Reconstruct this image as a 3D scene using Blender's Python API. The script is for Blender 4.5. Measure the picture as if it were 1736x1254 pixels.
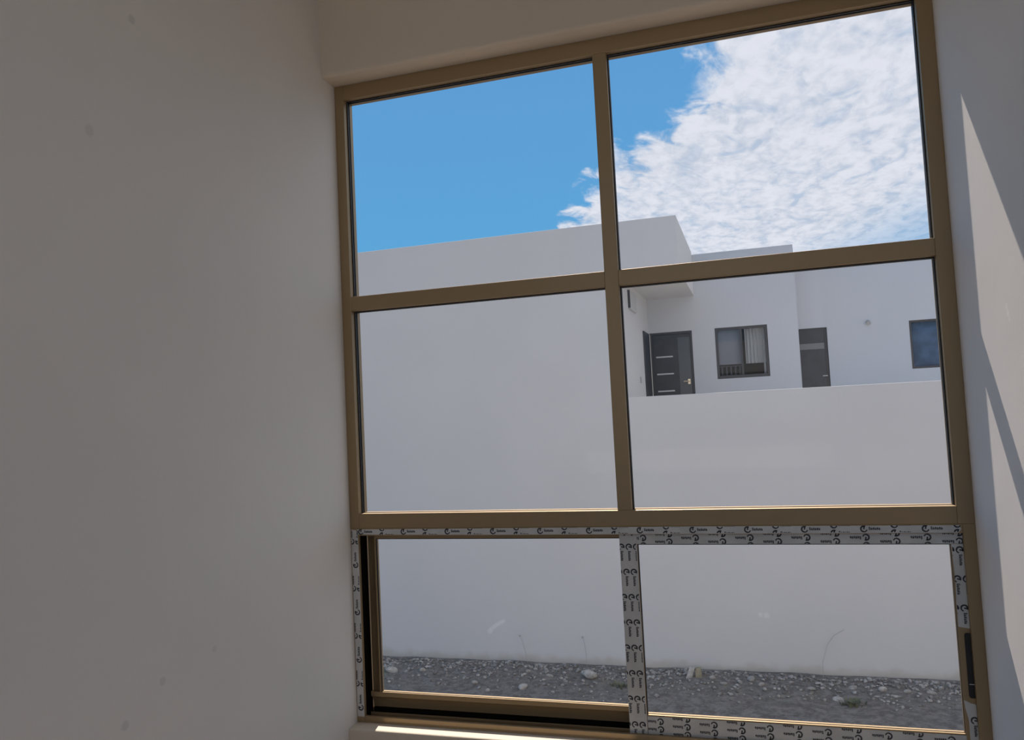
import bpy, bmesh, math, random
from mathutils import Vector, Matrix
random.seed(7)
S = bpy.context.scene
for o in list(bpy.data.objects):
    bpy.data.objects.remove(o)
C = S.collection

# ------------------------------------------------------------------ camera
W_PX, F_PX = 1736.0, 1351.08
YAW, PITCH, ROLL = -0.29454, 0.05946, -0.04921
cam = bpy.data.cameras.new('camera')
cam.sensor_fit = 'HORIZONTAL'; cam.sensor_width = 36.0
cam.lens = F_PX / W_PX * 36.0
cam.clip_start = 0.02; cam.clip_end = 2000
co = bpy.data.objects.new('camera', cam); C.objects.link(co)
fw = Vector((math.sin(YAW)*math.cos(PITCH), math.cos(YAW)*math.cos(PITCH), math.sin(PITCH)))
rt = Vector((math.cos(YAW), -math.sin(YAW), 0)); up = rt.cross(fw)
r2 = rt*math.cos(ROLL) + up*math.sin(ROLL); u2 = -rt*math.sin(ROLL) + up*math.cos(ROLL)
M = Matrix((r2, u2, -fw)).transposed().to_4x4()
M.translation = Vector((1.3863, -2.5246, 1.0223))
co.matrix_world = M
S.camera = co

# ------------------------------------------------------------------ exposure
vs = S.view_settings
S.display_settings.display_device = 'sRGB'
vs.view_transform = 'Standard'; vs.look = 'None'; vs.gamma = 1.0
vs.use_curve_mapping = False
vs.exposure = 0.0

# ------------------------------------------------------------------ node helpers
def N(nt, typ, **kw):
    n = nt.nodes.new(typ)
    for k, v in kw.items():
        setattr(n, k, v)
    return n
def math_node(nt, op, a, b=None, c=None, clamp=False):
    n = nt.nodes.new('ShaderNodeMath'); n.operation = op; n.use_clamp = clamp
    for i, v in enumerate((a, b, c)):
        if v is None: continue
        if isinstance(v, (int, float)): n.inputs[i].default_value = v
        else: nt.links.new(v, n.inputs[i])
    return n.outputs[0]
def mixc(nt, fac, a, b):
    n = nt.nodes.new('ShaderNodeMix'); n.data_type = 'RGBA'
    for i, v in ((0, fac), (6, a), (7, b)):
        if isinstance(v, (int, float)): n.inputs[i].default_value = v
        elif isinstance(v, tuple): n.inputs[i].default_value = (*v, 1)
        else: nt.links.new(v, n.inputs[i])
    return n.outputs[2]
def maprange(nt, v, a, b, c=0.0, d=1.0, smooth=True):
    n = nt.nodes.new('ShaderNodeMapRange'); n.interpolation_type = 'SMOOTHSTEP' if smooth else 'LINEAR'
    nt.links.new(v, n.inputs[0])
    for i, x in enumerate((a, b, c, d)): n.inputs[i+1].default_value = x
    return n.outputs[0]

# ------------------------------------------------------------------ sky
SKY_STRENGTH = 1.0
world = bpy.data.worlds.new('sky'); S.world = world
world.use_nodes = True
nt = world.node_tree; nt.nodes.clear()
tc = N(nt, 'ShaderNodeTexCoord')
sep = N(nt, 'ShaderNodeSeparateXYZ'); nt.links.new(tc.outputs['Generated'], sep.inputs[0])
zc = math_node(nt, 'MAXIMUM', sep.outputs[2], 0.03)
u = math_node(nt, 'DIVIDE', sep.outputs[0], zc)
v = math_node(nt, 'DIVIDE', sep.outputs[1], zc)
pl = N(nt, 'ShaderNodeCombineXYZ'); nt.links.new(u, pl.inputs[0]); nt.links.new(v, pl.inputs[1])
def noise(vec, scale, detail=6, rough=0.55, dist=0.0, sx=1.0, sy=1.0, rot=0.0, off=(0, 0, 0)):
    mp = N(nt, 'ShaderNodeMapping'); mp.inputs['Scale'].default_value = (sx, sy, 1)
    mp.inputs['Rotation'].default_value = (0, 0, rot); mp.inputs['Location'].default_value = off
    nt.links.new(vec, mp.inputs[0])
    n = N(nt, 'ShaderNodeTexNoise'); n.inputs['Scale'].default_value = scale
    n.inputs['Detail'].default_value = detail; n.inputs['Roughness'].default_value = rough
    n.inputs['Distortion'].default_value = dist
    nt.links.new(mp.outputs[0], n.inputs['Vector'])
    return n.outputs[0]
n_edge = noise(pl.outputs[0], 1.5, 8, 0.62, 0.3, 1.0, 0.55, 0.25, (3.3, 1.2, 0))
n_puff = noise(pl.outputs[0], 9.0, 5, 0.55, 0.6, 1.0, 0.5, -0.35)
n_fine = noise(pl.outputs[0], 24.0, 4, 0.55, 0.3, 1.0, 0.5, -0.35)
n_big = noise(pl.outputs[0], 2.2, 3, 0.5, 0.0, 1.0, 0.45, -0.3, (5, 2, 0))
# edge of the cloud bank: a line across the cloud layer, broken up by noise
e = math_node(nt, 'MULTIPLY_ADD', math_node(nt, 'MAXIMUM', v, 2.6), 0.46, -0.46*2.6 + 0.12)
e = math_node(nt, 'ADD', e, u)
e = math_node(nt, 'ADD', e, math_node(nt, 'MULTIPLY_ADD', n_edge, 1.0, -0.5))
e = math_node(nt, 'ADD', e, math_node(nt, 'MULTIPLY_ADD', n_puff, 0.6, -0.3))
mask = maprange(nt, e, -0.10, 0.10)
holes = maprange(nt, n_puff, 0.30, 0.48, 0.80, 1.0)
thin = maprange(nt, math_node(nt, 'MULTIPLY_ADD', u, 1.0, math_node(nt, 'MULTIPLY', v, 0.35)), 2.0, 3.1, 1.0, 0.45)
cov = math_node(nt, 'MULTIPLY', mask, math_node(nt, 'MULTIPLY', holes, thin))
tex = math_node(nt, 'MULTIPLY_ADD', n_puff, 0.5, math_node(nt, 'MULTIPLY_ADD', n_fine, 0.32, math_node(nt, 'MULTIPLY', n_big, 0.18)))
ccol = mixc(nt, maprange(nt, tex, 0.36, 0.60), (0.57, 0.62, 0.73), (0.78, 0.80, 0.88))
blue = mixc(nt, maprange(nt, sep.outputs[2], 0.10, 0.45), (0.115, 0.40, 0.72), (0.115, 0.345, 0.68))
blue = mixc(nt, maprange(nt, sep.outputs[2], 0.45, 1.0), blue, (0.08, 0.25, 0.58))
blue = mixc(nt, maprange(nt, sep.outputs[2], -0.02, 0.12), (0.40, 0.55, 0.70), blue)
skyc = mixc(nt, cov, blue, ccol)
skyc = mixc(nt, maprange(nt, sep.outputs[2], 0.02, 0.10), (0.50, 0.58, 0.68), skyc)
skyc = mixc(nt, maprange(nt, sep.outputs[2], -0.03, 0.0), (0.22, 0.20, 0.18), skyc)
bg = N(nt, 'ShaderNodeBackground'); nt.links.new(skyc, bg.inputs[0]); bg.inputs[1].default_value = SKY_STRENGTH
wo = N(nt, 'ShaderNodeOutputWorld'); nt.links.new(bg.outputs[0], wo.inputs[0])

# ------------------------------------------------------------------ sun
sun = bpy.data.lights.new('sun', 'SUN'); sun.energy = 7.6; sun.angle = math.radians(0.53)
sun.color = (1.0, 0.87, 0.75)
so = bpy.data.objects.new('sun', sun); C.objects.link(so)
so.rotation_euler = Vector((1.0, -5.07, -6.85)).to_track_quat('-Z', 'Y').to_euler()
so.location = (-3, 16, 22)

# ------------------------------------------------------------------ materials
def mat(name, col, rough=0.6, metal=0.0, var=0.0, vscale=3.0, bump=0.0, bscale=60.0, spec=0.5, col2=None):
    m = bpy.data.materials.new(name); m.use_nodes = True
    t = m.node_tree; b = t.nodes['Principled BSDF']
    b.inputs['Roughness'].default_value = rough; b.inputs['Metallic'].default_value = metal
    b.inputs['Specular IOR Level'].default_value = spec
    b.inputs['Base Color'].default_value = (*col, 1)
    if var or col2:
        tcx = N(t, 'ShaderNodeTexCoord')
        n = N(t, 'ShaderNodeTexNoise'); n.inputs['Scale'].default_value = vscale; n.inputs['Detail'].default_value = 5
        t.links.new(tcx.outputs['Object'], n.inputs['Vector'])
        c2 = col2 or tuple(c*(1-var) for c in col)
        f = maprange(t, n.outputs[0], 0.35, 0.65)
        t.links.new(mixc(t, f, col, c2), b.inputs['Base Color'])
    if bump:
        tcx = N(t, 'ShaderNodeTexCoord')
        n = N(t, 'ShaderNodeTexNoise'); n.inputs['Scale'].default_value = bscale; n.inputs['Detail'].default_value = 6
        t.links.new(tcx.outputs['Object'], n.inputs['Vector'])
        bp = N(t, 'ShaderNodeBump'); bp.inputs['Strength'].default_value = bump; bp.inputs['Distance'].default_value = 0.01
        t.links.new(n.outputs[0], bp.inputs['Height']); t.links.new(bp.outputs[0], b.inputs['Normal'])
    return m

def add_spots(m, centres, col, axis=(0, 1, 0)):
    """faint marks with a place of their own: centres = [(x,y,z,radius,amount)] in object space"""
    t = m.node_tree; b = t.nodes['Principled BSDF']
    src = b.inputs['Base Color']
    tcx = N(t, 'ShaderNodeTexCoord')
    nz = N(t, 'ShaderNodeTexNoise'); nz.inputs['Scale'].default_value = 45.0
    t.links.new(tcx.outputs['Object'], nz.inputs['Vector'])
    cur = src.links[0].from_socket if src.links else tuple(src.default_value)[:3]
    for (x, y, z, r, a) in centres:
        d = N(t, 'ShaderNodeVectorMath'); d.operation = 'DISTANCE'
        t.links.new(tcx.outputs['Object'], d.inputs[0]); d.inputs[1].default_value = (x, y, z)
        dd = math_node(t, 'MULTIPLY_ADD', nz.outputs[0], r*0.6, d.outputs['Value'])
        f = maprange(t, dd, r*0.9, r*1.5, a, 0.0)
        cur = mixc(t, f, cur, col)
    t.links.new(cur, src)

XR_ = 1.95
M_left = mat('plaster_left', (0.79, 0.764, 0.730), 0.75, var=0.03, vscale=1.6, bump=0.10, bscale=22, spec=0.25)
add_spots(M_left, [(0, -0.985, 2.03, 0.012, 0.35), (0, -1.12, 1.71, 0.014, 0.25), (0, -1.05, 0.38, 0.012, 0.35),
                   (0, -0.93, 0.44, 0.011, 0.28), (0, -0.92, 0.12, 0.012, 0.25), (0, -0.74, 0.46, 0.010, 0.2), (0, -0.93, 2.33, 0.012, 0.2)], (0.45, 0.44, 0.43))
M_right = mat('plaster_right', (0.805, 0.79, 0.785), 0.75, var=0.03, vscale=1.6, bump=0.12, bscale=5, spec=0.25)
add_spots(M_right, [(XR_, -0.455, 1.205, 0.010, 0.6), (XR_, -0.448, 1.222, 0.008, 0.6), (XR_, -0.462, 1.19, 0.007, 0.5)], (0.93, 0.92, 0.91))
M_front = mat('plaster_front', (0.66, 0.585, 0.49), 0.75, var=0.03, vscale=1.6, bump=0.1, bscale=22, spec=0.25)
M_ceil = mat('ceiling_paint', (0.74, 0.72, 0.68), 0.8)
M_floor = mat('floor_tile', (0.16, 0.135, 0.11), 0.45, var=0.12, vscale=4)
M_bronze = mat('bronze_aluminium', (0.335, 0.242, 0.136), 0.42, 0.42, spec=0.4)
M_film = mat('film', (0.60, 0.60, 0.59), 0.35, var=0.12, vscale=14, bump=0.25, bscale=90)
M_ink = mat('film_ink', (0.035, 0.035, 0.045), 0.5)
M_shade = mat('shade_black', (0.008, 0.007, 0.006), 1.0, spec=0.0)  # near-black colour that paints shade into the sash channels
M_black = mat('black_rubber', (0.012, 0.012, 0.013), 0.5)
M_handle = mat('black_plastic', (0.010, 0.010, 0.012), 0.35)
M_chrome = mat('steel', (0.6, 0.58, 0.54), 0.3, 0.9)
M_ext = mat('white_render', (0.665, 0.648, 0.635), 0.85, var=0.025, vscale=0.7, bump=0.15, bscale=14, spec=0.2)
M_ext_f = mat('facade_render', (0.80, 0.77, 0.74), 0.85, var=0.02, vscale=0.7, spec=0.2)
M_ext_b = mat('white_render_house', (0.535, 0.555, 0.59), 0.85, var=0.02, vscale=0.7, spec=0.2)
M_dark = mat('dark_door', (0.045, 0.047, 0.055), 0.4, var=0.25, vscale=6)
M_dframe = mat('dark_frame', (0.05, 0.05, 0.055), 0.4)
M_inlay = mat('pale_inlay', (0.55, 0.56, 0.58), 0.35)
M_brass = mat('brushed_brass', (0.75, 0.66, 0.5), 0.3, 0.8)
M_blind = mat('grey_blind', (0.30, 0.30, 0.31), 0.8)
M_curtain = mat('curtain', (0.52, 0.51, 0.47), 0.9)
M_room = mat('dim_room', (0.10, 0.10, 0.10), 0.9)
M_cream = mat('cream_jamb', (0.75, 0.72, 0.66), 0.6)
M_lightbox = mat('pale_cover', (0.56, 0.55, 0.54), 0.6)
M_reflbar = mat('dim_reflection', (0.13, 0.13, 0.14), 0.7)  # tone of the fence reflection modelled in the porch window
M_greybox = mat('grey_cover', (0.42, 0.42, 0.42), 0.6)
M_stone0 = mat('light_stone', (0.50, 0.46, 0.41), 0.9, var=0.35, vscale=14, bump=0.4, bscale=30)
M_stone = mat('pale_stone', (0.42, 0.385, 0.345), 0.9, var=0.35, vscale=14, bump=0.4, bscale=30)
M_stone2 = mat('brown_stone', (0.33, 0.29, 0.20), 0.9, var=0.3, vscale=14, bump=0.4, bscale=30)
M_gravel = mat('gravel', (0.44, 0.41, 0.375), 0.95, vscale=9, col2=(0.15, 0.135, 0.12))
M_grass = mat('weed_leaf', (0.17, 0.185, 0.115), 0.7, var=0.3, vscale=20)
M_straw = mat('dry_stalk', (0.45, 0.43, 0.38), 0.9)
M_bounce = mat('bounce_paving', (0.58, 0.53, 0.45), 0.9, var=0.1)  # colour of the unseen ground added to bounce light indoors
M_terr = mat('terrace_paving', (0.72, 0.70, 0.67), 0.9, var=0.1)

def ground_mat():
    m = mat('yard_soil', (0.3, 0.3, 0.3), 0.95)
    t = m.node_tree; b = t.nodes['Principled BSDF']
    tcx = N(t, 'ShaderNodeTexCoord')
    def nz(s, d=8, r=0.65):
        n = N(t, 'ShaderNodeTexNoise'); n.inputs['Scale'].default_value = s; n.inputs['Detail'].default_value = d
        n.inputs['Roughness'].default_value = r; t.links.new(tcx.outputs['Object'], n.inputs['Vector']); return n.outputs[0]
    a = mixc(t, maprange(t, nz(9), 0.35, 0.65), (0.155, 0.135, 0.120), (0.285, 0.258, 0.230))
    a = mixc(t, maprange(t, nz(1.3, 4), 0.5, 0.75, 0, 0.5), a, (0.21, 0.19, 0.155))
    a = mixc(t, maprange(t, nz(0.9, 3), 0.62, 0.72, 0, 0.45), a, (0.17, 0.20, 0.11))
    vo = N(t, 'ShaderNodeTexVoronoi'); vo.inputs['Scale'].default_value = 16; t.links.new(tcx.outputs['Object'], vo.inputs['Vector'])
    a = mixc(t, maprange(t, vo.outputs['Distance'], 0.1, 0.3, 0.35, 0), a, (0.40, 0.37, 0.34))
    t.links.new(a, b.inputs['Base Color'])
    bp = N(t, 'ShaderNodeBump'); bp.inputs['Strength'].default_value = 0.9; bp.inputs['Distance'].default_value = 0.06
    t.links.new(nz(12), bp.inputs['Height']); t.links.new(bp.outputs[0], b.inputs['Normal'])
    return m
M_ground = ground_mat()

def wall_dirt(m):
    """splashed soil along the foot of the yard walls and an old scuff"""
    t = m.node_tree; b = t.nodes['Principled BSDF']; src = b.inputs['Base Color']
    cur = src.links[0].from_socket
    tcx = N(t, 'ShaderNodeTexCoord'); sp = N(t, 'ShaderNodeSeparateXYZ'); t.links.new(tcx.outputs['Object'], sp.inputs[0])
    n = N(t, 'ShaderNodeTexNoise'); n.inputs['Scale'].default_value = 5.0; n.inputs['Detail'].default_value = 6
    t.links.new(tcx.outputs['Object'], n.inputs['Vector'])
    hh = math_node(t, 'MULTIPLY_ADD', n.outputs[0], -0.22, sp.outputs[2])
    f = maprange(t, hh, -0.10, 0.06, 0.55, 0.0)
    t.links.new(mixc(t, f, cur, (0.45, 0.40, 0.32)), src)
wall_dirt(M_ext)
add_spots(M_ext, [(-2.56, 0, 0.49, 0.05, 0.4), (-2.53, 0, 0.53, 0.04, 0.3), (-2.49, 0, 0.56, 0.04, 0.35), (-2.455, 0, 0.585, 0.038, 0.3), (-2.42, 0, 0.605, 0.038, 0.35), (-2.385, 0, 0.625, 0.038, 0.3), (-2.345, 0, 0.645, 0.038, 0.35), (-2.31, 0, 0.665, 0.035, 0.3),
                  (1.95, 0, 0.86, 0.05, 0.3), (1.86, 0, 0.87, 0.04, 0.3)], (0.93, 0.90, 0.86))
def glass_mat(name, tint, refl=1.0):
    m = bpy.data.materials.new(name); m.use_nodes = True
    t = m.node_tree; t.nodes.clear()
    tr = N(t, 'ShaderNodeBsdfTransparent'); tr.inputs[0].default_value = (*tint, 1)
    gl = N(t, 'ShaderNodeBsdfGlossy'); gl.inputs['Roughness'].default_value = 0.0
    fr = N(t, 'ShaderNodeFresnel'); fr.inputs[0].default_value = 1.45
    geo = N(t, 'ShaderNodeNewGeometry')
    f = math_node(t, 'MULTIPLY', fr.outputs[0], math_node(t, 'SUBTRACT', 1.0, geo.outputs['Backfacing']))
    f = math_node(t, 'MULTIPLY', f, refl)
    mx = N(t, 'ShaderNodeMixShader'); t.links.new(f, mx.inputs[0])
    t.links.new(tr.outputs[0], mx.inputs[1]); t.links.new(gl.outputs[0], mx.inputs[2])
    o = N(t, 'ShaderNodeOutputMaterial'); t.links.new(mx.outputs[0], o.inputs[0])
    return m
M_glass = glass_mat('clear_glass', (0.985, 0.99, 0.99), 0.5)
M_glass2 = glass_mat('house_glass', (0.88, 0.90, 0.93), 0.7)

# ------------------------------------------------------------------ geometry helpers
def tag(o, label=None, cat=None, group=None, kind=None):
    if label: o['label'] = label
    if cat: o['category'] = cat
    if group: o['group'] = group
    if kind: o['kind'] = kind
    return o
def empty(name, loc=(0, 0, 0)):
    o = bpy.data.objects.new(name, None); C.objects.link(o); o.location = loc
    o.empty_display_size = 0.1
    return o
class MB:
    def __init__(s): s.v = []; s.f = []; s.m = []
    def box(s, x0, x1, y0, y1, z0, z1, mi=0):
        b = len(s.v)
        s.v += [(x, y, z) for z in (z0, z1) for y in (y0, y1) for x in (x0, x1)]
        for q in ((0, 2, 3, 1), (4, 5, 7, 6), (0, 1, 5, 4), (2, 6, 7, 3), (0, 4, 6, 2), (1, 3, 7, 5)):
            s.f.append(tuple(b+i for i in q)); s.m.append(mi)
        return s
    def poly(s, pts, mi=0):
        b = len(s.v); s.v += [tuple(p) for p in pts]; s.f.append(tuple(range(b, b+len(pts)))); s.m.append(mi); return s
    def prism(s, pts, y0, y1, mi=0):
        """pts: counter-clockwise (x,z) outline seen from -Y, thickness y0..y1"""
        n = len(pts); b = len(s.v)
        s.v += [(x, y0, z) for x, z in pts] + [(x, y1, z) for x, z in pts]
        s.f.append(tuple(b+i for i in range(n))); s.m.append(mi)
        s.f.append(tuple(b+n+i for i in reversed(range(n)))); s.m.append(mi)
        for i in range(n):
            j = (i+1) % n
            s.f.append((b+j, b+i, b+n+i, b+n+j)); s.m.append(mi)
        return s
    def extrude_x(s, pts, x0, x1, mi=0):
        """pts: (y,z) outline"""
        n = len(pts); b = len(s.v)
        s.v += [(x0, y, z) for y, z in pts] + [(x1, y, z) for y, z in pts]
        s.f.append(tuple(b+i for i in reversed(range(n)))); s.m.append(mi)
        s.f.append(tuple(b+n+i for i in range(n))); s.m.append(mi)
        for i in range(n):
            j = (i+1) % n
            s.f.append((b+i, b+j, b+n+j, b+n+i)); s.m.append(mi)
        return s
    def tube(s, pts, rad, k=5, mi=0):
        rings = []
        for i, p in enumerate(pts):
            p = Vector(p)
            d = (Vector(pts[min(i+1, len(pts)-1)]) - Vector(pts[max(i-1, 0)])).normalized()
            a = d.orthogonal().normalized(); c = d.cross(a)
            r = rad[i] if isinstance(rad, (list, tuple)) else rad
            rings.append(len(s.v))
            s.v += [tuple(p + a*r*math.cos(2*math.pi*j/k) + c*r*math.sin(2*math.pi*j/k)) for j in range(k)]
        for q in range(len(rings)-1):
            for j in range(k):
                s.f.append((rings[q]+j, rings[q]+(j+1) % k, rings[q+1]+(j+1) % k, rings[q+1]+j)); s.m.append(mi)
        s.f.append(tuple(rings[0]+j for j in reversed(range(k)))); s.m.append(mi)
        s.f.append(tuple(rings[-1]+j for j in range(k))); s.m.append(mi)
        return s
    def rock(s, c, r, seed, mi=0, sub=1):
        rnd = random.Random(seed)
        bm = bmesh.new(); bmesh.ops.create_icosphere(bm, subdivisions=sub, radius=1)
        ph = [Vector((rnd.uniform(-1, 1), rnd.uniform(-1, 1), rnd.uniform(-1, 1))).normalized() for _ in range(5)]
        am = [rnd.uniform(0.1, 0.3) for _ in ph]
        rz = rnd.uniform(0, 6.28); R = Matrix.Rotation(rz, 3, 'Z') @ Matrix.Rotation(rnd.uniform(-.4, .4), 3, 'X')
        b = len(s.v)
        for vtx in bm.verts:
            d = vtx.co.normalized()
            k = 1 - sum(a*max(0, d.dot(p)-0.35) for a, p in zip(am, ph))*1.6
            q = R @ Vector((d.x*r[0]*k, d.y*r[1]*k, d.z*r[2]*k))
            s.v.append((c[0]+q.x, c[1]+q.y, c[2]+q.z))
        for f in bm.faces:
            s.f.append(tuple(b+vv.index for vv in f.verts)); s.m.append(mi)
        bm.free(); return s
    def build(s, name, mats, parent=None, bevel=0.0, smooth=False, origin=None):
        me = bpy.data.meshes.new(name)
        off = Vector(origin) if origin else Vector((0, 0, 0))
        if parent is not None and not origin:
            off = par_loc(parent)
        me.from_pydata([tuple(Vector(p)-off) for p in s.v], [], s.f)
        ml = mats if isinstance(mats, (list, tuple)) else [mats]
        for m in ml: me.materials.append(m)
        for p, i in zip(me.polygons, s.m): p.material_index = i; p.use_smooth = smooth
        me.update()
        o = bpy.data.objects.new(name, me); C.objects.link(o)
        if parent is not None:
            o.parent = parent
            if origin: o.location = off - par_loc(parent)
        else: o.location = off
        if bevel:
            bv = o.modifiers.new('edge', 'BEVEL'); bv.width = bevel; bv.segments = 2; bv.limit_method = 'ANGLE'
        return o
def par_loc(o):
    l = Vector((0, 0, 0))
    while o is not None:
        l += o.location; o = o.parent
    return l
def wall_with_holes(mb, x0, x1, z0, z1, y0, y1, holes, mi=0):
    xs = sorted({x0, x1, *[h[0] for h in holes], *[h[1] for h in holes]})
    zs = sorted({z0, z1, *[h[2] for h in holes], *[h[3] for h in holes]})
    for a, b in zip(xs, xs[1:]):
        run = None
        for c, d in zip(zs, zs[1:]):
            cx, cz = (a+b)/2, (c+d)/2
            if any(h[0] < cx < h[1] and h[2] < cz < h[3] for h in holes):
                if run: mb.box(a, b, y0, y1, run[0], run[1], mi); run = None
            else:
                run = (run[0], d) if run else (c, d)
        if run: mb.box(a, b, y0, y1, run[0], run[1], mi)
    return mb

# ------------------------------------------------------------------ the room (x to the right, y out of the window, z up; z=0 at the window foot)
XR, ZT = 1.95, 2.2453
FLOOR, CEIL, BACK = -0.50, 3.0, -3.6
tag(MB().box(-0.15, XR+0.15, BACK-0.15, 0.0, FLOOR-0.2, FLOOR).build('floor', M_floor), kind='structure')
tag(MB().box(-0.15, XR+0.15, BACK-0.15, 0.0, CEIL, CEIL+0.2).build('ceiling', M_ceil), kind='structure')
tag(MB().box(-0.15, 0.0, BACK, 0.0, FLOOR, CEIL).build('wall_left', M_left), kind='structure')
tag(MB().box(XR, XR+0.15, BACK, 0.0, FLOOR, CEIL).build('wall_right', M_right), kind='structure')
b = MB(); wall_with_holes(b, -0.15, XR+0.15, FLOOR, CEIL, BACK-0.15, BACK, [(0.05, 1.9, 0.55, 2.85)])  # unseen opening added behind the camera to let daylight in
tag(b.build('wall_back', M_right), kind='structure')
tag(MB().box(-14, 16, -30, BACK-0.15, FLOOR-0.25, FLOOR-0.05).build('bounce_ground', M_bounce), kind='structure')  # unseen sunlit ground added to bounce light into the room
# window wall: facade slab outside, thicker plaster inside with a rounded head edge
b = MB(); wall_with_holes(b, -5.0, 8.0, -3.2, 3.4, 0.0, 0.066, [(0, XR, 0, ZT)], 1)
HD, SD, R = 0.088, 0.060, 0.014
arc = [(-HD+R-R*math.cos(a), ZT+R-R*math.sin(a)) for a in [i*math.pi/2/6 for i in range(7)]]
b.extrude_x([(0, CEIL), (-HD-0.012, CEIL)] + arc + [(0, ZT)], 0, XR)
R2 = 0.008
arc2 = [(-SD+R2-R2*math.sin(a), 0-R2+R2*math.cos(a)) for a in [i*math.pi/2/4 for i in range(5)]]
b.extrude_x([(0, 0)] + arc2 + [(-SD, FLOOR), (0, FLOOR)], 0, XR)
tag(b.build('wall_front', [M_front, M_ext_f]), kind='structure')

# ------------------------------------------------------------------ the window
FD = 0.065                       # frame depth
LI, ML, MR, RI = 0.036, 0.9463, 0.9914, 1.9061
TI, T1T, T1B, T2T, T2B = 2.1932, 1.477, 1.4261, 0.713, 0.6631
win = tag(empty('window_1', (0, 0, 0)), label='tall bronze aluminium window of four fixed panes over two sliding sashes', kind='structure')
def bar(name, x0, x1, y0, y1, z0, z1, parent=win, m=None, bv=0.0015):
    return MB().box(x0, x1, y0, y1, z0, z1).build(name, m or M_bronze, parent, bevel=bv)
bar('jamb', 0, LI, 0, FD, T2B, ZT)
bar('jamb', RI, XR, 0, FD, T2B, ZT)
bar('head_rail', LI, RI, 0, FD, TI, ZT)
bar('mullion', ML, MR, 0, FD, T2T, TI)
bar('transom', LI, ML, 0, FD, T1B, T1T)
bar('transom', MR, RI, 0, FD, T1B, T1T)
bar('transom', LI, RI, 0, FD, T2B, T2T)
GY = 0.032
for (x0, x1, z0, z1) in ((LI, ML, T1T, TI), (MR, RI, T1T, TI), (LI, ML, T2T, T1B), (MR, RI, T2T, T1B)):
    MB().box(x0+0.001, x1-0.001, GY-0.0025, GY+0.0025, z0+0.001, z1-0.001).build('pane', M_glass, win)
    g = MB()
    t = 0.0035
    for (ya, yb) in ((GY-0.010, GY-0.003), (GY+0.003, GY+0.007)):
        g.box(x0, x0+t, ya, yb, z0, z1).box(x1-t, x1, ya, yb, z0, z1).box(x0+t, x1-t, ya, yb, z1-t, z1)
    g.box(x0+t, x1-t, GY-0.006, GY-0.003, z0, z0+t*0.5)
    tag(g.build('gasket', M_black, win), label='black rubber glazing gasket')
# lower sliding unit
LD = 0.080
LJ, RJ, LH = 0.030, 1.918, 0.637
bar('jamb', 0, LJ, 0.001, LD, 0, T2B)
bar('jamb', RJ, XR, 0.001, LD, 0, T2B)
bar('head_rail', LJ, RJ, 0.001, 0.016, LH, T2B)
bar('head_rail', LJ, RJ, 0.042, 0.046, LH, T2B, bv=0)
bar('head_rail', LJ, RJ, 0.069, LD, LH, T2B)
b = MB().box(LJ, RJ, 0.001, LD, 0, 0.006).box(LJ, RJ, 0.001, 0.013, 0.006, 0.022).box(LJ, RJ, 0.0425, 0.0455, 0.006, 0.022).box(LJ, RJ, 0.070, LD, 0.006, 0.03)
b.build('bottom_track', M_bronze, win, bevel=0.0012)

def sash(name, x0, x1, z0, z1, y0, y1, st_l, st_r, rt_, rb, rounded=False):
    s = empty(name, (x0, y0, z0)); s.parent = win
    P = s
    xl, xr, zb, zt = x0+st_l, x1-st_r, z0+rb, z1-rt_
    if rounded:      # front face curved back to build darkening towards the channel into the shape
        pr = [(x0-0.0035+(st_l-0.002)*math.sin(a), y0+0.019*math.cos(a)) for a in [i*math.pi/2/8 for i in range(9)]] + [(xl, y0), (xl, y1), (x0-0.0035, y1)]
        m_ = MB(); n_ = len(pr)
        m_.v = [(px, py, zb) for px, py in pr] + [(px, py, z1) for px, py in pr]
        m_.f = [tuple(reversed(range(n_))), tuple(range(n_, 2*n_))] + [(i, (i+1) % n_, n_+(i+1) % n_, n_+i) for i in range(n_)]
        m_.m = [0]*len(m_.f)
        m_.build('stile', M_bronze, P)
        pr = [(y0+0.019*math.cos(a), z0+0.010+(rb-0.026)*math.sin(a)) for a in [i*math.pi/2/8 for i in range(9)]] + [(y0, zb), (y1, zb), (y1, z0), (y0+0.019, z0)]
        MB().extrude_x(pr[::-1], x0-0.0035, xr).build('bottom_rail', M_bronze, P)
    else:
        MB().box(x0, xl, y0, y1, z0, z1).build('stile', M_bronze, P, bevel=0.0015)
        MB().box(xl, xr, y0, y1, z0, zb).build('bottom_rail', M_bronze, P, bevel=0.0015)
    MB().box(xr, x1, y0, y1, z0, z1).build('stile', M_bronze, P, bevel=0.0015)
    MB().box(xl, xr, y0, y1, zt, z1).build('top_rail', M_bronze, P, bevel=0.0015)
    gy = (y0+y1)/2
    MB().box(xl+0.0005, xr-0.0005, gy-0.002, gy+0.002, zb+0.0005, zt-0.0005).build('pane', M_glass, P)
    g = MB(); t = 0.0025
    g.box(xl, xl+t, y0+0.002, gy-0.0025, zb, zt).box(xr-t*0.4, xr, y0+0.003, gy-0.0025, zb, zt).box(xl+t, xr-t, y0+0.002, gy-0.0025, zt-t, zt)
    g.box(xl, xr, gy-0.004, gy-0.0025, zb, zb+0.0015)
    tag(g.build('gasket', M_black, P), label='black rubber glazing gasket')
    return s
s_l = sash('sliding_sash', 0.036, 0.985, 0.022, 0.652, 0.047, 0.068, 0.037, 0.045, 0.032, 0.068, True)
s_r = sash('sliding_sash', 0.943, 1.934, 0.010, 0.652, 0.017, 0.041, 0.057, 0.047, 0.047, 0.069)
tag(s_l, label='rear left sliding sash, bare bronze, in deep shade')
tag(s_r, label='front right sliding sash still wrapped in printed film')
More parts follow.
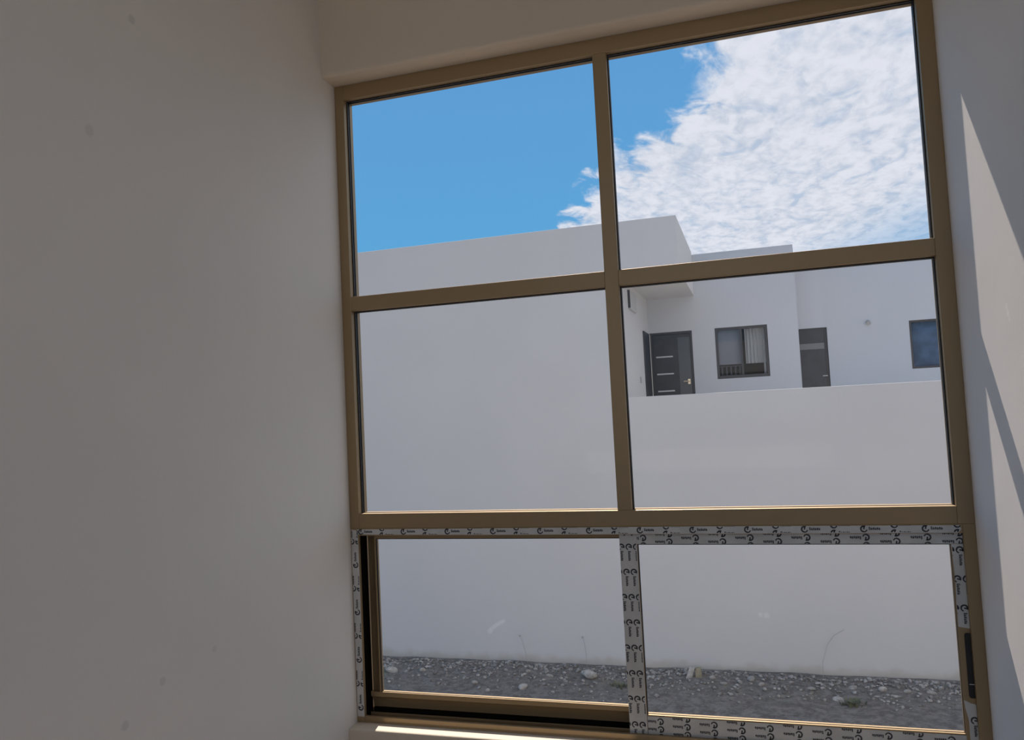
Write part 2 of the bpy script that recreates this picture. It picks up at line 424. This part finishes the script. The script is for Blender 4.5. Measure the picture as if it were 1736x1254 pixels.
# recessed pull handle on the right stile
hx0, hx1, hz0, hz1 = 1.9025, 1.9235, 0.178, 0.357
def rrect(x0, x1, z0, z1, r, k=4):
    out = []
    for cx, cz, a0 in ((x1-r, z0+r, -90), (x1-r, z1-r, 0), (x0+r, z1-r, 90), (x0+r, z0+r, 180)):
        for i in range(k+1):
            a = math.radians(a0+90*i/k); out.append((cx+r*math.cos(a), cz+r*math.sin(a)))
    return out
h = MB().prism(rrect(hx0, hx1, hz0, hz1, 0.007), 0.0150, 0.0172).build('pull_handle', M_handle, s_r)
tag(h, label='black recessed finger pull')
MB().box(hx0+0.003, hx1-0.002, 0.0143, 0.0152, hz0+0.037, hz0+0.0395).build('pull_ridge', M_greybox, h)

tag(MB().box(LJ-0.0005, LJ+0.0015, 0.014, 0.061, 0.008, LH).build('shade_strip', M_shade, win), label='black strip standing in for shade in the side channel')  # black strip added where the side channel lies in shade
tag(MB().box(0.038, 0.983, 0.0535, 0.0655, 0.0195, 0.0335).build('shade_strip', M_shade, s_l), label='black strip standing in for shade along the foot of the sash')  # black strip added to darken the shaded foot of the rail
tag(MB().box(LJ, RJ, 0.014, 0.042, 0.0055, 0.0075).build('track_shade', M_shade, win), label='black sheet standing in for shade in the track')  # black sheet added as the shade inside the track
# ---- printed protective film
def clip(poly, x0, x1, z0, z1):
    def cut(ps, ins, inter):
        out = []
        for i in range(len(ps)):
            a, b_ = ps[i-1], ps[i]
            if ins(b_):
                if not ins(a): out.append(inter(a, b_))
                out.append(b_)
            elif ins(a): out.append(inter(a, b_))
        return out
    for ax, lim, sg in ((0, x0, 1), (0, x1, -1), (1, z0, 1), (1, z1, -1)):
        if not poly: return []
        def inter(a, b_, ax=ax, lim=lim):
            t_ = (lim-a[ax])/(b_[ax]-a[ax]); return tuple(a[k]+t_*(b_[k]-a[k]) for k in (0, 1))
        poly = cut(poly, lambda p, ax=ax, lim=lim, sg=sg: (p[ax]-lim)*sg >= 0, inter)
    return poly
def logo_quads():
    """round emblem open on one side with a bar in it, then a short word; word runs along +a"""
    q = []
    n = 12; ro, ri = 0.0104, 0.0058
    for i in range(n):
        a0 = math.radians(60 + 285*i/n); a1 = math.radians(60 + 285*(i+1)/n)
        w0 = ri if i < n*0.7 else ri+0.001
        q.append([(ro*math.cos(a0), ro*math.sin(a0)), (ro*math.cos(a1), ro*math.sin(a1)), (w0*math.cos(a1), w0*math.sin(a1)), (w0*math.cos(a0), w0*math.sin(a0))])
    q.append([(-0.002, -0.001), (0.002, -0.001), (0.0035, 0.0085), (-0.0005, 0.0085)])
    x = 0.0135
    for k in range(6):            # six small letters
        hgt = 0.0088 if k == 0 else 0.0070
        q.append([(x, -0.003), (x+0.0020, -0.003), (x+0.0020, -0.003+hgt), (x, -0.003+hgt)])
        if k % 2 == 0:
            q.append([(x, -0.003+hgt-0.0024), (x+0.0036, -0.003+hgt-0.0024), (x+0.0036, -0.003+hgt), (x, -0.003+hgt)])
        else:
            q.append([(x, -0.003), (x+0.0036, -0.003), (x+0.0036, -0.0006), (x, -0.0006)])
        q.append([(x+0.0024, -0.003), (x+0.0042, -0.003), (x+0.0042, 0.0022), (x+0.0024, 0.0022)])
        x += 0.0052
    return q
LOGO = logo_quads()
def film(parent, outline, y, ang, start, step, rows, row_gap, bounds):
    """a strip of film: outline (x,z), front face at y; logos turned by ang, repeated along the strip, every other column shifted"""
    mb = MB().prism(outline, y, y+0.0006, 0)
    x0, x1, z0, z1 = bounds
    ca, sa = round(math.cos(ang), 6), round(math.sin(ang), 6)
    horiz = abs(ca) > 0.5
    L0, L1 = (x0, x1) if horiz else (z0, z1)
    i = 0; pos = start
    while pos < L1+0.05:
        for r in rows:
            w = r + (row_gap/2 if i % 2 else 0)
            cx, cz = (pos, w) if horiz else (w, pos)
            for qd in LOGO:
                pts = [(cx+ca*a-sa*b_, cz+sa*a+ca*b_) for a, b_ in qd]
                pts = clip(pts, x0+0.0004, x1-0.0004, z0+0.0004, z1-0.0004)
                if len(pts) >= 3:
                    ar = sum(pts[k-1][0]*pts[k][1]-pts[k][0]*pts[k-1][1] for k in range(len(pts)))
                    if ar < 0: pts = pts[::-1]
                    mb.poly([(p[0], y-0.0002, p[1]) for p in pts], 1)
        pos += step; i += 1
    o = mb.build('protective_film', [M_film, M_ink], parent)
    tag(o, label='grey protective film printed with dark round emblems')
    return o
P_ = 0.0810
G_ = 0.0235
rect = lambda x0, x1, z0, z1: [(x0, z0), (x1, z0), (x1, z1), (x0, z1)]
# head of the sliding unit
hx = rect(0.026, 1.912, 0.6385, 0.661)
hx = [(0.026, 0.6420), (0.12, 0.6405), (0.5, 0.6385), (1.906, 0.6385), (1.914, 0.648), (1.910, 0.659), (1.2, 0.661), (0.026, 0.659)]
film(win, hx, 0.0002, 0.0, 0.041, P_, [0.6505-G_*2, 0.6505-G_, 0.6505, 0.6505+G_], G_, (0.026, 1.912, 0.6400, 0.6605))
# left jamb
film(win, [(0.003, 0.020), (0.0285, 0.020), (0.0295, 0.655), (0.003, 0.658)], 0.0002, math.pi/2, 0.05, P_, [0.0165-G_, 0.0165, 0.0165+G_], G_, (0.003, 0.0285, 0.02, 0.655))
# right sash
Y_S = 0.0163
film(s_r, rect(0.999, 1.930, 0.6050, 0.6515), Y_S, math.pi, 0.979+0.04, P_, [0.6240-2*G_, 0.6240-G_, 0.6240, 0.6240+G_], G_, (0.999, 1.930, 0.6050, 0.6365))
film(s_r, rect(0.9435, 0.9985, 0.0140, 0.6515), Y_S, -math.pi/2, 0.0465, P_*0.97, [0.9605-G_, 0.9605, 0.9605+G_, 0.9605+2*G_], G_, (0.9435, 0.9965, 0.014, 0.640))
film(s_r, rect(1.0005, 1.888, 0.0110, 0.0745), Y_S, math.pi, 1.040, P_, [0.0130-G_, 0.0130, 0.0130+G_, 0.0130+2*G_, 0.0130+3*G_], G_, (1.0005, 1.888, 0.011, 0.0745))
film(s_r, [(1.8895, 0.374), (1.921, 0.369), (1.924, 0.45), (1.9215, 0.53), (1.922, 0.604), (1.888, 0.604), (1.8915, 0.5), (1.8895, 0.44)], Y_S,
     -math.pi/2, 0.426, P_, [1.9085, 1.9085+G_, 1.9085-G_], G_, (1.8895, 1.9215, 0.372, 0.604))
film(s_r, [(1.897, 0.012), (1.923, 0.012), (1.922, 0.160), (1.905, 0.164), (1.8885, 0.172), (1.8905, 0.150), (1.897, 0.118)], Y_S,
     -math.pi/2, 0.117, P_, [1.9115, 1.9115+G_], G_, (1.897, 1.923, 0.012, 0.150))

# ------------------------------------------------------------------ outside: yard and terrace
GZ, DY = -3.065, 10.49           # ground level, plane of the facing walls
def yard_z(x, y):
    return 0.05*math.exp(-((y-DY+0.55)/0.45)**2)*(0.6+0.4*math.sin(x*1.7)+0.35*math.sin(x*4.3+1)) + 0.012*math.sin(x*7+y*5)*math.exp(-((y-DY+0.6)/0.7)**2)
b = MB(); nx, ny = 120, 40
xs = [-14+28*i/nx for i in range(nx+1)]; ys = [0.066+(DY-0.066)*(j/ny)**0.6 for j in range(ny+1)]
for y in ys:
    for x in xs: b.v.append((x, y, GZ+yard_z(x, y)))
for j in range(ny):
    for i in range(nx):
        k = j*(nx+1)+i; b.f.append((k, k+1, k+nx+2, k+nx+1)); b.m.append(0)
tag(b.build('yard', M_ground, smooth=True), kind='structure')
TZ = 0.45
tag(MB().box(-0.62, 14.0, DY+0.15, 16.2, TZ-0.2, TZ).build('terrace', M_terr), kind='structure')

# boundary wall
DT = 1.256
b = MB().box(-0.62, 14.0, DY, DY+0.15, GZ-0.2, DT)
bw = b.build('boundary_wall', M_ext, bevel=0.006, origin=(-0.62, DY, GZ))
tag(bw, 'long white rendered boundary wall below the doors across the gravel yard', 'wall')

# ------------------------------------------------------------------ the white house
house = tag(empty('house', (-0.62, DY, GZ)), 'white flat roofed house with dark doors behind the white yard wall', 'house')
SX, BY, BX, CY = -0.62, 13.77, 2.258, 14.55
AT, SB, BT, CT = 4.168, 3.274, 4.112, 3.95
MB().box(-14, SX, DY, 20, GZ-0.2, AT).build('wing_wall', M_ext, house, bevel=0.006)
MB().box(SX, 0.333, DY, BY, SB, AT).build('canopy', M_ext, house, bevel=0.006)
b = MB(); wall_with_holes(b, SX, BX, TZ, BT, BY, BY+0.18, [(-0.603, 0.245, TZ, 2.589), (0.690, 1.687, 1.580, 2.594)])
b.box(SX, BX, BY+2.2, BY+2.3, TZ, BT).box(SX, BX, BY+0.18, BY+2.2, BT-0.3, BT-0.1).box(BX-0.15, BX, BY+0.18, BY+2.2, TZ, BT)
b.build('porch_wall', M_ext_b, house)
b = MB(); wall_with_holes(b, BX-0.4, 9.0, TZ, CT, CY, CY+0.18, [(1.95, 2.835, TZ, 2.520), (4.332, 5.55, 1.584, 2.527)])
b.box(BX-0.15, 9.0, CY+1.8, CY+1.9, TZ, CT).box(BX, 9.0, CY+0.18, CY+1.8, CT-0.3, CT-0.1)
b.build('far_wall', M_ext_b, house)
# front door with three pale inlays
D0, D1, DTOP = -0.603, 0.245, 2.589
dy = BY+0.05
fd = MB().box(D0+0.05, D1-0.04, dy, dy+0.05, TZ+0.01, DTOP-0.045).build('front_door', M_dark, house, bevel=0.004)
tag(fd, label='dark entrance door with three pale inlays')
MB().box(D0, D0+0.05, dy-0.03, dy+0.07, TZ, DTOP).box(D1-0.04, D1, dy-0.03, dy+0.07, TZ, DTOP).box(D0+0.05, D1-0.04, dy-0.03, dy+0.07, DTOP-0.045, DTOP).build('door_frame', M_dframe, fd)
tag(MB().box(D0-0.012, D0+0.012, dy-0.045, dy-0.02, TZ, DTOP-0.02).build('cream_edge', M_cream, fd), label='cream edge strip')
for z in (2.095, 1.748, 1.401, 1.054):
    MB().box(-0.495, -0.160, dy-0.006, dy+0.001, z-0.014, z+0.014).build('inlay', M_inlay, fd)
tag(MB().box(-0.05, 0.19, dy-0.008, dy+0.001, TZ+0.15, DTOP-0.12).build('door_panel', mat('door_sheen', (0.075, 0.085, 0.095), 0.3), fd), label='smoother upright panel painted paler for its sheen')  # sheen put into the colour as a paler tone
hb = MB().box(0.112, 0.158, dy-0.018, dy, 1.52, 1.62).tube([(0.135, dy-0.018, 1.575), (0.135, dy-0.055, 1.575), (0.03, dy-0.058, 1.575)], 0.014, 8)
tag(hb.build('door_handle', M_brass, fd), label='brass lever handle')
# dark side door in the porch side wall
b = MB().box(SX-0.01, SX+0.03, 12.89, 13.68, TZ+0.005, 2.567)
tag(b.build('side_door', M_dark, house, bevel=0.004), label='narrow dark side door by the porch corner')
MB().box(SX-0.005, SX+0.022, 12.155, 12.225, 1.54, 1.65).build('doorbell', M_greybox, house, bevel=0.003)
# box high on the side wall
vb = MB().box(SX-0.005, SX+0.045, 11.20, 11.95, 2.80, 3.14).build('wall_box', M_lightbox, house, bevel=0.01)
tag(MB().box(SX+0.0, SX+0.041, 11.188, 11.202, 2.815, 3.125).build('box_front', M_dframe, vb), label='dark front of the box')
for k in range(4):
    MB().box(SX+0.044, SX+0.050, 11.3, 11.85, 2.86+k*0.07, 2.885+k*0.07).build('slat', M_lightbox, vb)
# porch window
W0, W1, WB, WT = 0.690, 1.687, 1.580, 2.594
wy = BY+0.03
wf = MB()
wf.box(W0, W0+0.05, wy, wy+0.06, WB, WT).box(W1-0.05, W1, wy, wy+0.06, WB, WT).box(W0+0.05, W1-0.05, wy, wy+0.06, WT-0.05, WT).box(W0+0.05, W1-0.05, wy, wy+0.06, WB, WB+0.06)
wf = wf.build('porch_window', M_dframe, house, bevel=0.003)
tag(wf, label='square dark framed window with blind and curtain')
MB().box(1.165, 1.205, wy-0.004, wy+0.055, WB+0.06, WT-0.05).build('window_mullion', M_dframe, wf)
MB().box(W0+0.05, 1.165, wy+0.02, wy+0.026, WB+0.06, WT-0.05).build('pane', M_glass2, wf)
MB().box(1.205, W1-0.05, wy+0.035, wy+0.041, WB+0.06, WT-0.05).build('pane', M_glass2, wf)
tag(MB().box(W0+0.04, 1.185, wy+0.085, wy+0.09, 1.86, WT-0.03).build('roller_blind', M_blind, wf), label='grey roller blind drawn most of the way down')
b = MB(); pts = []
n = 36
for i in range(n+1):
    x = 1.25+(1.64-1.25)*i/n; pts.append((x, wy+0.12+0.018*math.sin(i*1.05)))
for i in range(n):
    (xa, ya), (xb, yb) = pts[i], pts[i+1]
    b.poly([(xa, ya, 1.86), (xb, yb, 1.86), (xb, yb, WT), (xa, ya, WT)])
    b.poly([(xb, yb+0.003, 1.86), (xa, ya+0.003, 1.86), (xa, ya+0.003, WT), (xb, yb+0.003, WT)])
tag(b.build('curtain', M_curtain, wf, smooth=True), label='pale pleated curtain')
b = MB()
for k in range(5):
    b.box(0.77+k*0.085, 0.80+k*0.085, wy+0.16, wy+0.18, WB+0.07, 1.82)
b.box(0.74, 1.17, wy+0.155, wy+0.185, 1.82, 1.84)
b.build('reflected_bars', M_reflbar, wf)  # bars modelled in place of a fence reflected in the glass
tag(MB().box(1.585, 1.625, wy+0.10, wy+0.11, WB+0.06, 1.86).build('curtain_edge', M_curtain, wf), label='pale curtain edge hanging lower')
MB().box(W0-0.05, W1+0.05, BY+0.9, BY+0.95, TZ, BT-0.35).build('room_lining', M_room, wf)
# far door
fy = CY+0.05
dd = MB().box(1.95, 2.835, fy, fy+0.05, TZ+0.01, 2.520).build('far_door', M_dark, house, bevel=0.004)
tag(dd, label='dark door with a pale glass strip, half hidden by the porch wall')
MB().box(2.31, 2.769, fy-0.006, fy+0.002, 2.095, 2.215).build('glass_strip', mat('strip', (0.17, 0.17, 0.18), 0.4), dd)
MB().box(2.785, 2.835, fy-0.01, fy+0.04, TZ, 2.52).build('door_frame', M_dframe, dd)
b = MB().tube([(2.785, fy, 1.548), (2.785, fy-0.05, 1.548), (2.70, fy-0.05, 1.548)], 0.012, 8)
b.build('door_handle', M_chrome, dd)
# far window
f2 = MB().box(4.332, 4.372, CY+0.03, CY+0.09, 1.584, 2.527).box(5.51, 5.55, CY+0.03, CY+0.09, 1.584, 2.527).box(4.372, 5.51, CY+0.03, CY+0.09, 2.487, 2.527).box(4.372, 5.51, CY+0.03, CY+0.09, 1.584, 1.624).build('far_window', M_dframe, house)
tag(f2, label='bluish dark window at the right end')
MB().box(4.372, 5.51, CY+0.05, CY+0.056, 1.624, 2.487).build('pane', glass_mat('blue_glass', (0.75, 0.85, 0.95), 0.5), f2)
MB().box(4.3, 5.6, CY+0.12, CY+0.15, 1.5, 2.6).build('room_lining', mat('dim_blue', (0.215, 0.24, 0.262), 0.9, var=0.4, vscale=3), f2)
b = MB().tube([(3.60, CY+0.01, 2.56), (3.60, CY-0.03, 2.56)], 0.035, 10).tube([(3.60, CY-0.03, 2.565), (3.60, CY-0.07, 2.53)], [0.025, 0.045], 10)
b.build('wall_light', M_greybox, house)

# ------------------------------------------------------------------ gravel, rubble and weeds at the wall foot
stone_spots = [  # x, y, size x, y, z, kind, label
    (0.165, 9.92, 0.045, 0.03, 0.085, 0, 'pale upright slab of stone leaning beside a brown one at the wall foot'),
    (0.30, 9.96, 0.045, 0.035, 0.075, 1, 'olive brown block of stone beside the pale upright slab'),
    (-1.36, 9.76, 0.17, 0.10, 0.075, 0, 'largest pale stone in the gravel, left of the taped sash stile'),
    (-2.25, 9.25, 0.09, 0.08, 0.05, 0, 'pale rounded stone lying alone on the bare soil'),
    (-2.75, 9.03, 0.04, 0.04, 0.035, 0, 'small whitish pebble nearest the left bottom rail'),
    (-4.64, 9.66, 0.13, 0.09, 0.06, 0, 'broad pale stone at the far left end of the gravel'),
    (2.83, 9.86, 0.07, 0.05, 0.045, 0, 'pale stone right of the green weed tuft'),
    (2.20, 9.42, 0.10, 0.06, 0.03, 0, 'flat pale stone just left of the green weed tuft'),
]
for i, (x, y, sx, sy, sz, kd, lb) in enumerate(stone_spots):
    z = GZ+yard_z(x, y)
    if i < 2:
        m_ = MB().box(-sx, sx, -sy, sy, -0.02, sz*1.6)
        m_.v = [(vx + vz*(0.35 if i == 0 else -0.1) + random.uniform(-.012, .012), vy + vz*0.25 + random.uniform(-.01, .01), vz + random.uniform(-.012, .012)) for vx, vy, vz in m_.v]
        m_.v = [(vx+x, vy+y, vz+z) for vx, vy, vz in m_.v]
        o = m_.build('stone', (M_stone0, M_stone2)[kd], origin=(x, y, z), bevel=0.012)
    else:
        o = MB().rock((x, y, z+sz*0.4), (sx, sy, sz), 100+i, sub=2).build('stone', (M_stone0, M_stone2)[kd], origin=(x, y, z))
    tag(o, lb, 'stone')
spots = [(-4.1, 9.70), (-3.75, 9.84), (-3.40, 9.72), (-3.05, 9.30), (-2.71, 9.84), (-2.35, 9.86), (-1.98, 9.80), (-1.69, 9.44),
         (-0.12, 9.90), (0.50, 9.93), (0.66, 9.76), (0.89, 9.88), (1.05, 9.98), (1.20, 9.75), (1.62, 9.90), (1.88, 9.74), (2.45, 9.98), (3.12, 9.78), (3.44, 9.84)]
rnd = random.Random(11)
ORD = ['leftmost', 'second from left', 'third from left', 'fourth from left', 'fifth from left', 'sixth from left', 'seventh from left', 'eighth from left', 'ninth from left', 'tenth from left', 'rightmost']
nl = sum(1 for p in spots if p[0] < -0.8)
for i, (x, y) in enumerate(spots):
    r = rnd.uniform(0.034, 0.062); z = GZ+yard_z(x, y)
    o = MB().rock((x, y, z+r*0.2), (r*rnd.uniform(.9, 1.5), r, r*rnd.uniform(.6, .95)), 300+i, sub=2).build('rubble_stone', M_stone, origin=(x, y, z))
    left = i < nl; k = i if left else i-nl; last = (i == nl-1) or (i == len(spots)-1)
    tag(o, 'small grey rubble stone seen through the %s sash, %s of its row' % (('bare left', 'taped right')[not left], 'rightmost' if last else ORD[k]), 'stone', 'rubble stones in the gravel')
KEEP = [(q[0], q[1]) for q in stone_spots] + spots + [(2.36, 9.27), (-0.80, 9.52)]
b = MB(); rnd = random.Random(3)
for i in range(2600):
    x = rnd.uniform(-6.2, 5.0); y = DY - 0.12 - abs(rnd.gauss(0.0, 1))*0.5
    if y < 8.3 or any(abs(x-q[0]) < 0.15 and abs(y-q[1]) < 0.12 for q in KEEP) or any(abs(x-q[0]) < 0.32 and abs(y-q[1]) < 0.26 for q in ((2.36, 9.27), (-0.80, 9.52))) or any(abs(x-q) < 0.1 and y > 10.2 for q in (-2.50, -1.50, 2.08)): continue
    r = rnd.choice((0.015, 0.02, 0.025, 0.03, 0.04))
    b.rock((x, y, GZ+yard_z(x, y)+r*0.25), (r*rnd.uniform(.8, 1.4), r, r*rnd.uniform(.5, .8)), i, sub=1)
g = b.build('gravel', M_gravel)
tag(g, 'loose grey gravel strewn along the foot of the white wall', 'gravel', kind='stuff')

def tuft(x, y, n, hgt, lb, seed):
    rr = random.Random(seed); m_ = MB(); z = GZ+yard_z(x, y)
    for i in range(n):
        a = rr.uniform(0, 6.28); l = hgt*rr.uniform(.5, 1); r0 = rr.uniform(0, .12)
        bx, by = x+r0*math.cos(a)*1.5, y+r0*math.sin(a)
        dx, dy_ = math.cos(a)*l*.7, math.sin(a)*l*.7
        w = 0.012; px_, py_ = -math.sin(a)*w, math.cos(a)*w
        if not m_.v: m_.v.append((x, y, z-0.02))
        k = len(m_.v)
        m_.v += [(bx-px_, by-py_, z-0.01), (bx+px_, by+py_, z-0.01), (bx+dx*.5+px_, by+dy_*.5+py_, z+l*.7), (bx+dx*.5-px_, by+dy_*.5-py_, z+l*.7), (bx+dx, by+dy_, z+l*.8)]
        m_.f += [(0, k, k+1), (k, k+1, k+2, k+3), (k+3, k+2, k+4)]; m_.m += [0, 0, 0]
    tag(m_.build('weed_tuft', M_grass, origin=(x, y, z)), lb, 'weed')
tuft(2.36, 9.27, 60, 0.085, 'low green weed tuft in the gravel right of centre', 1)
tuft(-0.80, 9.52, 45, 0.08, 'low green weed tuft beside the taped sash stile', 2)
def stalk(pts, lb, head=None):
    m_ = MB().tube(pts, 0.0035, 5)
    if head: m_.rock(head, (0.032, 0.024, 0.020), 5, sub=1)
    o = m_.build('dry_weed', M_straw, origin=pts[0])
    tag(o, lb, 'weed')
def sz_(x, y): return GZ+yard_z(x, y)-0.01
stalk([(-2.50, 10.36, sz_(-2.50, 10.36)), (-2.54, 10.38, -2.85), (-2.60, 10.40, -2.66), (-2.62, 10.40, -2.62)], 'left dry weed stalk with a small seed head before the white wall', (-2.63, 10.40, -2.61))
stalk([(-1.50, 10.36, sz_(-1.5, 10.36)), (-1.51, 10.38, -2.85), (-1.53, 10.40, -2.70), (-1.55, 10.40, -2.61)], 'second dry weed stalk with a seed head, nearer the taped stile', (-1.56, 10.40, -2.60))
stalk([(2.08, 10.37, sz_(2.08, 10.37)), (2.09, 10.40, -2.85), (2.17, 10.42, -2.60), (2.27, 10.42, -2.46), (2.42, 10.42, -2.37)], 'tall bent dry weed stalk leaning before the white wall at right')
